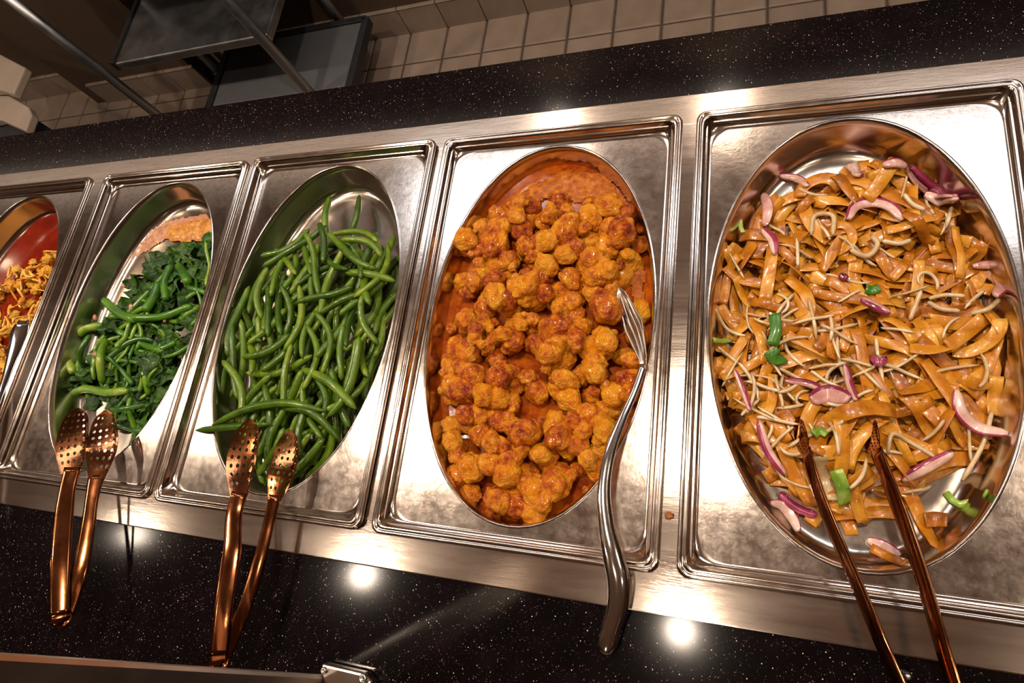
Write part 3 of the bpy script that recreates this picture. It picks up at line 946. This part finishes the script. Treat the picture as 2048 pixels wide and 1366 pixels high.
def greens_pan():
    i = 1; hp = Heap(i); random.seed(3)
    poly = wpoly([(325, 485), (380, 465), (424, 470), (424, 520), (405, 600), (370, 690), (330, 770), (295, 835), (262, 890), (225, 880), (190, 830), (150, 800), (130, 760), (135, 690), (165, 645), (235, 590), (240, 530)], -.025)
    o = link('pinkish_cooking_juice', patch_mesh('cooking_juice', [(415, 425), (428, 470), (330, 480), (245, 530), (235, 560), (225, 545), (262, 490), (330, 440)], -.055, M['garlic'], i, .002, .0015, .003, hp))
    tag(o, 'pinkish residue on the steel behind the cooked greens', 'residue', kind='stuff')
    o = link('orange_crust', patch_mesh('orange_crust', [(330, 448), (375, 437), (425, 430), (428, 480), (350, 482), (325, 478)], -.05, M['crumb'], i, .004, .005, .0025, hp))
    tag(o, 'orange crumbly crust at the far end of the greens pan', 'crumbs', kind='stuff')
    leaves = [leaf_mesh(s, random.uniform(.04, .06), random.uniform(.03, .045)) for s in range(9)]
    n = 0
    for att in range(1500):
        if n >= 165: break
        x, y = pick(poly)
        if hp.inset(x, y) < .012: continue
        e = edge_dist(x, y, poly); hz = hp.h(x, y, .008, np.mean)
        if hz > -.052 + min(.036, .012 + e * .8): continue
        o = link('wilted_green', random.choice(leaves), None, (x, y, hz + .006)); rot_any(o, .5); k = random.uniform(.6, 1.0); o.scale = (k, k, k)
        hp.stamp(x, y, hz + .002, .015 * k, .006)
        tag(o, ('big' if k > .8 else 'small') + ' dark green wilted leaf in the greens pan, ' + spot(1, x, y), 'leaf', 'wilted leaves in the greens pan')
        n += 1
    n = 0
    for att in range(900):
        if n >= 44: break
        x, y = pick(poly); L = random.uniform(.045, .10)
        P = drape(hp, x, y, random.uniform(0, 2 * PI) if n % 3 else random.gauss(PI / 2, .4), L, 14, random.choice([6, 14, 26]), .003, 4)
        if P is None: continue
        r = random.uniform(.0028, .0055); P[:, 2] += r * .5
        if not all(inpoly(a, b, poly) for a, b, c in P[2:-2]): continue
        rad = r * (1 - .3 * np.linspace(0, 1, 14)); rad[0] *= .6; rad[-1] *= .4
        V, Fc = sweep(P - P[7], circ(8), rad, rad); o = link('green_stalk', mesh('green_stalk', V, Fc, M['stem']), None, P[7])
        for a, b, c in P: hp.stamp(a, b, c, r)
        tag(o, ('thick' if r > .004 else 'thin') + (' long' if L > .07 else ' short') + ' glossy green stem in the greens pan, ' + spot(1, x, y), 'stem', 'green stems among the cooked greens')
        n += 1
    for lb, pts, wpx in [('thick curved green stem along the left of the greens', [(145, 745), (140, 700), (165, 662), (205, 650)], 16),
                         ('inner curved green stem beside the thick left one', [(168, 738), (162, 700), (180, 670)], 11),
                         ('pale cut stem pointing to the upper left of the greens', [(208, 600), (232, 622), (270, 640)], 18),
                         ('long green stem crossing the middle of the greens', [(262, 636), (320, 634), (382, 612)], 15),
                         ('upright green stem in the far part of the greens', [(332, 600), (330, 560), (342, 530)], 15),
                         ('pale short stem beside the upright one', [(358, 532), (368, 548), (376, 566)], 18),
                         ('pale tipped stem pointing to the right of the greens', [(235, 662), (290, 690), (325, 702)], 14),
                         ('thick green stem lying across the near end of the greens', [(130, 795), (160, 780), (215, 785), (255, 782)], 16),
                         ('slanting green stem in the middle right of the greens', [(290, 622), (310, 590), (318, 565)], 18),
                         ('upright green stem at the left middle of the greens', [(205, 765), (200, 720), (212, 680)], 15)]:
        q = []
        for a, b in pts:
            z = -.02
            for _ in range(3):
                p = at(a, b, z); z = hp.h(p[0], p[1], .004) + .003
            q.append(at(a, b, z))
        P = spline(q, 16); r = px(wpx / 2, P[8]); rad = np.full(16, r); rad[0] *= .7; rad[-1] *= .55
        V, Fc = sweep(P - P[8], circ(9), rad, rad)
        tag(link('green_stalk', mesh('green_stalk', V, Fc, M['stem']), None, P[8]), lb, 'stem', 'green stems among the cooked greens')
    gm = [lump_mesh('garlic_bit', .006, s + 40, M['garlic'], 2, .3, 1, .5) for s in range(4)]
    for (a, b) in [(190, 635), (192, 708), (262, 615), (232, 790), (368, 560), (200, 712), (250, 570), (300, 760), (330, 640), (160, 780)]:
        z = -.02
        for _ in range(3):
            p = at(a, b, z); z = hp.h(p[0], p[1], .003) + .0015
        p = at(a, b, z); o = link('garlic_bit', random.choice(gm), None, p); rot_any(o, .6)
        tag(o, 'small pinkish garlic bit on the cooked greens, ' + zone(p[1], ('far end', 'middle', 'near end')), 'garlic', 'garlic bits on the greens')


# ------------------------------------------------------------------ leftmost pan
def shred_pan():
    i = 0; hp = Heap(i); random.seed(9)
    poly = wpoly([(60, 495), (100, 492), (118, 510), (112, 580), (70, 670), (20, 780), (-80, 960), (-200, 960), (-230, 800), (-100, 600), (0, 530)], -.02)
    o = link('red_oil_pool', sauce_mesh('red_oil_pool', None, i, -.052, M['red_oil'], .011, .0)); tag(o, 'red oil pooled in the left-end pan', 'oil', kind='stuff')
    hp.H = np.maximum(hp.H, np.where(hp.d > .010, -.052 + hp.dz, -9))
    sh = [lump_mesh('orange_floret', 1, s + 60, M['floret'], 3, .5, 1.7, .7) for s in range(8)]
    n = 0
    for att in range(1500):
        if n >= 150: break
        x, y = pick(poly); r = random.uniform(.009, .0165)
        if hp.inset(x, y) < r * .5: continue
        e = edge_dist(x, y, poly); hz = hp.h(x, y, r * .5, np.mean)
        if hz > -.05 + min(.044, .028 + e): continue
        o = link('orange_floret', random.choice(sh), None, (x, y, hz + r * .4)); rot_any(o, .6); o.scale = (r, r, r); hp.stamp(x, y, hz + r * .4, r, r * .7)
        tag(o, ('big' if r > .0105 else 'small') + ' knobbly orange yellow piece in the left-end pan, ' + spot(0, x, y), 'food piece', 'orange pieces in the left-end pan')
        n += 1
    n = 0
    for att in range(3000):
        if n >= 170: break
        x, y = pick(poly)
        P = drape(hp, x, y, random.uniform(0, 2 * PI), random.uniform(.014, .034), 8, 40, .002, 2)
        if P is None: continue
        r = random.uniform(.0013, .0026); P[:, 2] += r * .8
        rad = np.full(8, r); rad[0] *= .5; rad[-1] *= .4
        V, Fc = sweep(P - P[4], circ(6), rad, rad); o = link('orange_shred', mesh('orange_shred', V, Fc, M['shred']), None, P[4])
        tag(o, 'thin orange yellow shred on top in the left-end pan, ' + spot(0, x, y), 'shred', 'orange shreds in the left-end pan')
        for a, b, c in P: hp.stamp(a, b, c, r)
        n += 1


chicken_pan()
print('beans', beans_pan())
noodles_pan()
greens_pan()
shred_pan()


# ------------------------------------------------------------------ utensils
def arm_strip(pts, up, thick=.0012, cup=.18, n=30):
    """pts: (px, py, z, width in px). Shallow channel section"""
    W3 = [at(a, b, c) for a, b, c, d in pts]
    Q = spline([np.r_[p, px(q[3], p)] for p, q in zip(W3, pts)], n)
    P = Q[:, :3]; wd = Q[:, 3]
    P, T, S, N = frames(P, up)
    us = np.linspace(-1, 1, 7)
    prof = [(u, -cup * (1 - u * u)) for u in us] + [(u, -cup * (1 - u * u)) for u in us[::-1]]
    V = []
    for i in range(n):
        for j, (u, v) in enumerate(prof):
            V.append(P[i] + S[i] * u * wd[i] / 2 + N[i] * (v * wd[i] / 2 + (thick / 2 if j >= 7 else -thick / 2)))
    k = len(prof)
    Fc = [(i * k + j, i * k + (j + 1) % k, (i + 1) * k + (j + 1) % k, (i + 1) * k + j) for i in range(n - 1) for j in range(k)]
    Fc += [tuple(range(k))[::-1], tuple((n - 1) * k + j for j in range(k))]
    return V, Fc, P


def pierced_head(pts, up, cols, rows, hole=.62, cup=.35, hv=None, thick=.0012, tipround=True):
    """pts from tip to neck (px,py,z,w). Grid of cells, each with an eight-sided hole"""
    W3 = [at(a, b, c) for a, b, c, d in pts]
    Q = spline([np.r_[p, px(q[3], p)] for p, q in zip(W3, pts)], 40)
    P, T, S, N = frames(Q[:, :3], up)

    def pt(u, v):
        f = v * 39; i = min(38, int(f)); g = f - i
        p = P[i] * (1 - g) + P[i + 1] * g; s = S[i] * (1 - g) + S[i + 1] * g; nn = N[i] * (1 - g) + N[i + 1] * g; wd = Q[i, 3] * (1 - g) + Q[i + 1, 3] * g
        if tipround: wd *= min(1, math.sqrt(max(0.02, 1 - (1 - min(1, v / .22)) ** 2)))
        return p + s * u * wd / 2 - nn * cup * (1 - u * u) * wd / 2
    V = []; Fc = []; key = {}

    def vid(u, v):
        k = (round(u, 4), round(v, 4))
        if k not in key: key[k] = len(V); V.append(pt(u, v))
        return key[k]
    hv = hv or hole
    m = .12
    U0 = np.linspace(-1 + m, 1 - m, cols + 1); V0 = np.linspace(.07, .9, rows + 1)
    for c in range(cols):
        for r in range(rows):
            ua, ub, va, vb = U0[c], U0[c + 1], V0[r], V0[r + 1]; cu, cv = (ua + ub) / 2, (va + vb) / 2; hu, hvv = (ub - ua) / 2, (vb - va) / 2
            ring = [(-1, -1), (0, -1), (1, -1), (1, 0), (1, 1), (0, 1), (-1, 1), (-1, 0)]
            O = [vid(cu + a * hu, cv + b * hvv) for a, b in ring]
            I = []
            for a, b in ring:
                l = math.hypot(a, b); I.append(vid(cu + a / l * hu * hole, cv + b / l * hvv * hv))
            for k in range(8): Fc.append((O[k], O[(k + 1) % 8], I[(k + 1) % 8], I[k]))
    Vm = sorted(set(list(V0) + [(V0[r] + V0[r + 1]) / 2 for r in range(rows)]))
    for s in (-1, 1):
        for a, b in zip(Vm[:-1], Vm[1:]): Fc.append((vid(s * (1 - m), a), vid(s, a), vid(s, b), vid(s * (1 - m), b)))
    Um = sorted(set([-1.0, 1.0] + list(U0) + [(U0[c] + U0[c + 1]) / 2 for c in range(cols)]))
    for va, vb in ((0.0, V0[0]), (V0[-1], 1.0)):
        for a, b in zip(Um[:-1], Um[1:]): Fc.append((vid(a, va), vid(b, va), vid(b, vb), vid(a, vb)))
    return V, Fc


def solid(o, t):
    s = o.modifiers.new('solid', 'SOLIDIFY'); s.thickness = t; s.offset = 0
    return o


def center(V):
    return np.mean(np.array(V), axis=0)


def tongs(label, left, right, headL, headR, upL, upR, bend):
    root = empty('serving_tongs', at(*left[-1][:3])); o0 = np.array(root.location)
    tag(root, label, 'tongs', 'copper coloured serving tongs')
    for arm, head, up in ((left, headL, upL), (right, headR, upR)):
        V, Fc, P = arm_strip(arm, up, cup=-.10)
        a = link('arm', mesh('arm', [v - o0 for v in V], Fc, M['copper']), root)
        V, Fc = pierced_head(head, up, 4, 8, .52, .05)
        solid(link('pierced_head', mesh('pierced_head', [v - o0 for v in V], Fc, M['copper'], False), a), .001)
    V, Fc, P = arm_strip(bend, np.array(upL) + np.array(upR), cup=.05, n=16)
    link('spring_bend', mesh('spring_bend', [v - o0 for v in V], Fc, M['copper']), root)


toC = (.62, -.05, .78)
tongs('copper coloured pierced tongs resting on the cooked greens pan',
      [(146, 935, .036, 30), (138, 965, .038, 28), (128, 1030, .042, 33), (121, 1120, .046, 37), (118, 1232, .046, 33)],
      [(194, 950, .026, 30), (185, 990, .028, 24), (175, 1060, .030, 26), (158, 1150, .033, 28), (131, 1232, .036, 28)],
      [(156, 816, .016, 32), (150, 845, .024, 46), (143, 895, .034, 54), (142, 945, .037, 34)],
      [(212, 820, .010, 32), (208, 850, .016, 44), (204, 895, .024, 54), (193, 958, .027, 28)],
      toC, toC,
      [(118, 1228, .046, 33), (120, 1241, .044, 28), (126, 1244, .040, 24), (131, 1230, .036, 26)])
tongs('copper coloured pierced tongs resting on the green beans pan',
      [(480, 985, .044, 30), (471, 1015, .045, 30), (464, 1100, .047, 34), (450, 1200, .048, 37), (437, 1312, .046, 33)],
      [(550, 990, .034, 26), (541, 1030, .034, 22), (522, 1110, .036, 24), (492, 1210, .037, 26), (448, 1314, .037, 28)],
      [(502, 838, .024, 28), (494, 872, .032, 46), (482, 925, .041, 54), (478, 992, .044, 32)],
      [(582, 860, .020, 26), (575, 895, .026, 44), (563, 945, .032, 50), (549, 1000, .034, 26)],
      toC, toC,
      [(437, 1308, .046, 33), (438, 1328, .044, 28), (443, 1331, .040, 24), (448, 1312, .037, 26)])
tongs('long copper coloured tongs with both heads pushed into the noodles',
      [(1612, 900, .0, 28), (1628, 960, .012, 30), (1662, 1050, .028, 32), (1712, 1165, .045, 34), (1762, 1285, .06, 35), (1812, 1400, .07, 35), (1860, 1500, .078, 35)],
      [(1752, 900, .0, 30), (1775, 960, .012, 32), (1806, 1040, .028, 34), (1846, 1160, .045, 34), (1882, 1285, .06, 34), (1916, 1400, .07, 34), (1935, 1500, .078, 34)],
      [(1592, 840, -.024, 32), (1598, 860, -.018, 40), (1606, 885, -.008, 42), (1613, 905, .001, 28)],
      [(1735, 840, -.024, 35), (1740, 860, -.018, 42), (1746, 885, -.008, 45), (1753, 905, .001, 30)],
      (-.75, -.35, .6), (-.65, -.35, .6),
      [(1860, 1496, .078, 35), (1880, 1530, .078, 35), (1912, 1530, .078, 35), (1935, 1496, .078, 35)])


def spoon():
    root = empty('serving_spoon', at(1212, 1300, .01)); o0 = np.array(root.location)
    tag(root, 'long polished steel slotted serving spoon leaning in the chicken pan', 'spoon')
    hd = [(1212, 1312, .012, 20), (1213, 1300, .013, 34), (1222, 1260, .017, 38), (1235, 1215, .021, 42), (1238, 1165, .024, 46), (1226, 1110, .026, 42), (1213, 1050, .026, 33), (1208, 980, .025, 27), (1220, 905, .021, 23), (1244, 840, .014, 18), (1272, 775, .005, 14), (1287, 730, -.001, 14)]
    W3 = [at(a, b, c) for a, b, c, d in hd]
    Q = spline([np.r_[p, px(q[3], p)] for p, q in zip(W3, hd)], 60)
    V, Fc = sweep(Q[:, :3], circ(16), Q[:, 3] / 2, Q[:, 3] / 2 * np.interp(np.linspace(0, 1, 60), [0, .5, 1], [.62, .5, .5]), (.2, 0, 1))
    h = link('handle', mesh('handle', [v - o0 for v in V], Fc, M['steel_polished']), root)
    V, Fc = pierced_head([(1238, 574, -.010, 20), (1246, 605, -.012, 42), (1266, 650, -.010, 46), (1283, 700, -.004, 26), (1287, 735, -.001, 14)], (-.55, .1, .8), 4, 1, .34, .45, .78)
    solid(link('slotted_head', mesh('slotted_head', [v - o0 for v in V], Fc, M['post_steel']), root), .0012)
    # spoon tip lying in the leftmost pan
    root = empty('serving_spoon', at(20, 740, -.01)); o0 = np.array(root.location)
    tag(root, 'steel serving spoon half buried in the left-end pan', 'spoon')
    V, Fc, P = arm_strip([(48, 640, -.010, 20), (42, 655, -.008, 34), (32, 690, -.006, 30), (20, 730, -.002, 20), (0, 790, .008, 14), (-40, 900, .02, 18), (-90, 1040, .03, 24)], (.3, 0, .95), cup=.3)
    link('spoon_body', mesh('spoon_body', [v - o0 for v in V], Fc, M['steel_polished']), root)


spoon()


# ------------------------------------------------------------------ sneeze guard post with its bracket
def post():
    root = empty('guard_post', (-.03, -.15, -.004)); tag(root, 'leaning flat steel guard post bolted to the granite by a small bracket', 'post')
    o0 = np.array((-.03, -.15, -.004))
    b = at(640, 1358, .006); top = np.array([b[0] + .004, b[1] + .30 * .175 * 2.2, .66])
    t0 = b - np.array([0, 0, .006]); ax = (top - t0)
    # bar: 10 mm thick (x), 45 mm deep (y)
    prof = [(-.006, 0), (-.004, .003), (.004, .003), (.006, 0), (.006, -.045), (.004, -.048), (-.004, -.048), (-.006, -.045)]
    V = [t0 - o0 + ax * f + np.array([a, c, 0]) for f in (0, .25, .5, .75, 1) for a, c in prof]
    k = 8
    Fc = [(i * k + j, i * k + (j + 1) % k, (i + 1) * k + (j + 1) % k, (i + 1) * k + j) for i in range(4) for j in range(k)] + [tuple(range(k))[::-1], tuple(4 * k + j for j in range(k))]
    link('bar', mesh('bar', V, Fc, M['post_steel'], False), root)
    q = [at(a, c, .012) - o0 for a, c in ((642, 1326), (728, 1346), (742, 1362), (745, 1420), (655, 1400), (640, 1345))]
    V = list(q) + [v - np.array([0, 0, .014]) for v in q]; n = len(q)
    Fc = [tuple(range(n))[::-1], tuple(range(n, 2 * n))] + [(j, (j + 1) % n, n + (j + 1) % n, n + j) for j in range(n)]
    br = link('bracket', mesh('bracket', V, Fc, M['steel_rim'], False), root); bevel(br, .003, 3)
    for (a, c, r) in ((648, 1341, .0035), (726, 1357, .0048)):
        p = at(a, c, .013) - o0
        V = []; K = 16
        for rr_, zz in ((r, -.001), (r, .0012), (r * .8, .0022), (r * .45, .0022), (r * .35, .0008)):
            V += [(p[0] + rr_ * math.cos(2 * PI * j / K), p[1] + rr_ * math.sin(2 * PI * j / K), p[2] + zz) for j in range(K)]
        Fc = [(i * K + j, i * K + (j + 1) % K, (i + 1) * K + (j + 1) % K, (i + 1) * K + j) for i in range(4) for j in range(K)] + [tuple(4 * K + j for j in range(K))]
        link('screw', mesh('screw', V, Fc, M['screw']), br)


post()

# small things on the counter
m_ = lump_mesh('food_crumb', .0052, 91, M['crumb'], 3, .5, 2, .4)
tag(link('food_crumb', m_, None, at(1338, 1030, .003)), 'stray yellow orange crumb on the steel between two pans', 'crumb')
m_ = lump_mesh('bolt_head', .0042, 1, M['steel_polished'], 3, .0, 1, 1.0)
tag(link('bolt_head', m_, None, at(1815, 1352, .000)), 'small rounded steel bolt head on the granite between the long tong arms', 'bolt')


# ------------------------------------------------------------------ kitchen behind the counter
def tube(name, a, b, r, mat, parent, o0=(0, 0, 0)):
    P = np.array([a, b], float); P = np.array([P[0] + (P[1] - P[0]) * t for t in np.linspace(0, 1, 3)]) - np.asarray(o0)
    V, Fc = sweep(P, circ(14), r, r, (0.1, 1, .05))
    return link(name, mesh(name, V, Fc, mat), parent)


def kitchen():
    xl, xr, yf, yr, zs = -1.70, -.995, 1.362, 1.72, -.5
    root = empty('prep_table', (0, 0, 0)); tag(root, 'stainless steel work table on tubular legs beside the tiled wall', 'table')
    for x, y in ((xl, yf), (xr, yf), (xl, yr), (xr, yr)):
        l = tube('leg', (x, y, FZ + .03), (x, y, -.12), .017, M['table_steel'], root)
        V = [(x + .022 * math.cos(2 * PI * j / 12), y + .022 * math.sin(2 * PI * j / 12), z) for z in (FZ, FZ + .035) for j in range(12)]
        link('foot', mesh('foot', V, [(j, (j + 1) % 12, 12 + (j + 1) % 12, 12 + j) for j in range(12)] + [tuple(range(12, 24))], M['black']), l)
    s = box('undershelf', xl + .03, xr - .01, yf + .035, yr, zs - .03, zs, M['table_steel'], root, .006)
    box('shelf_trim', xl + .012, xl + .032, yf + .035, yr, zs - .03, zs + .008, M['black'], root, .004)
    box('table_top', xl - .04, xr + .04, yf + .05, yr + .05, -.12, -.09, M['table_steel'], root, .004)
    root = empty('storage_bin', (0, 0, 0)); tag(root, 'low black bin with a flat grey lid on the floor under the steel table', 'bin')
    x0, x1, y0, y1, z = -1.49, -.865, 1.385, 1.69, -.75
    box('body', x0 + .1, x1 - .12, y0 + .05, y1 - .05, FZ, z - .02, M['black'], root, .01)
    box('lid', x0 + .02, x1 - .015, y0 + .01, y1 - .015, z - .02, z, M['grey_lid'], root, .004)
    box('lid_rim', x1 - .015, x1 + .012, y0, y1, z - .03, z + .006, M['black'], root, .004)
    box('lid_rim', x0 - .01, x0 + .02, y0, y1, z - .03, z + .006, M['black'], root, .004)
    box('lid_rim', x0, x1, y1 - .015, y1 + .01, z - .03, z + .006, M['black'], root, .004)
    # dark cabinet at the far left and the two cream boards on it
    a = at(62, 208, FZ); b = at(128, 254, FZ)
    root = empty('dark_cabinet', (0, 0, 0)); tag(root, 'dark low cabinet at the far left behind the counter', 'cabinet')
    zc = -.42
    p0 = at(66, 232, zc)
    box('body', p0[0] - .75, p0[0], 1.02, p0[1], FZ, zc, M['black'], root, .01)
    for nm, pts, z, lb in (('cream_board', [(-120, 205), (-60, 175), (14, 188), (56, 213), (63, 228), (50, 262), (0, 240), (-120, 262)], zc + .03, 'cream plastic board with a rounded corner, lower of two at the far left'),
                           ('cream_board', [(-120, 60), (-60, 75), (0, 108), (50, 134), (26, 188), (0, 180), (-120, 185)], zc + .062, 'cream plastic board, upper of two at the far left')):
        q = [at(a_, b_, z) for a_, b_ in pts]; q = q[::1]; c = center(q)
        V = [v - c for v in q] + [v - c - np.array([0, 0, .028]) for v in q]; n = len(q)
        Fc = [tuple(range(n))[::-1], tuple(range(n, 2 * n))] + [(j, (j + 1) % n, n + (j + 1) % n, n + j) for j in range(n)]
        o = link(nm, mesh(nm, V, Fc, M['cream_plastic'], False), None, c); bevel(o, .006, 3)
        tag(o, lb, 'board', 'cream boards at the far left')


kitchen()
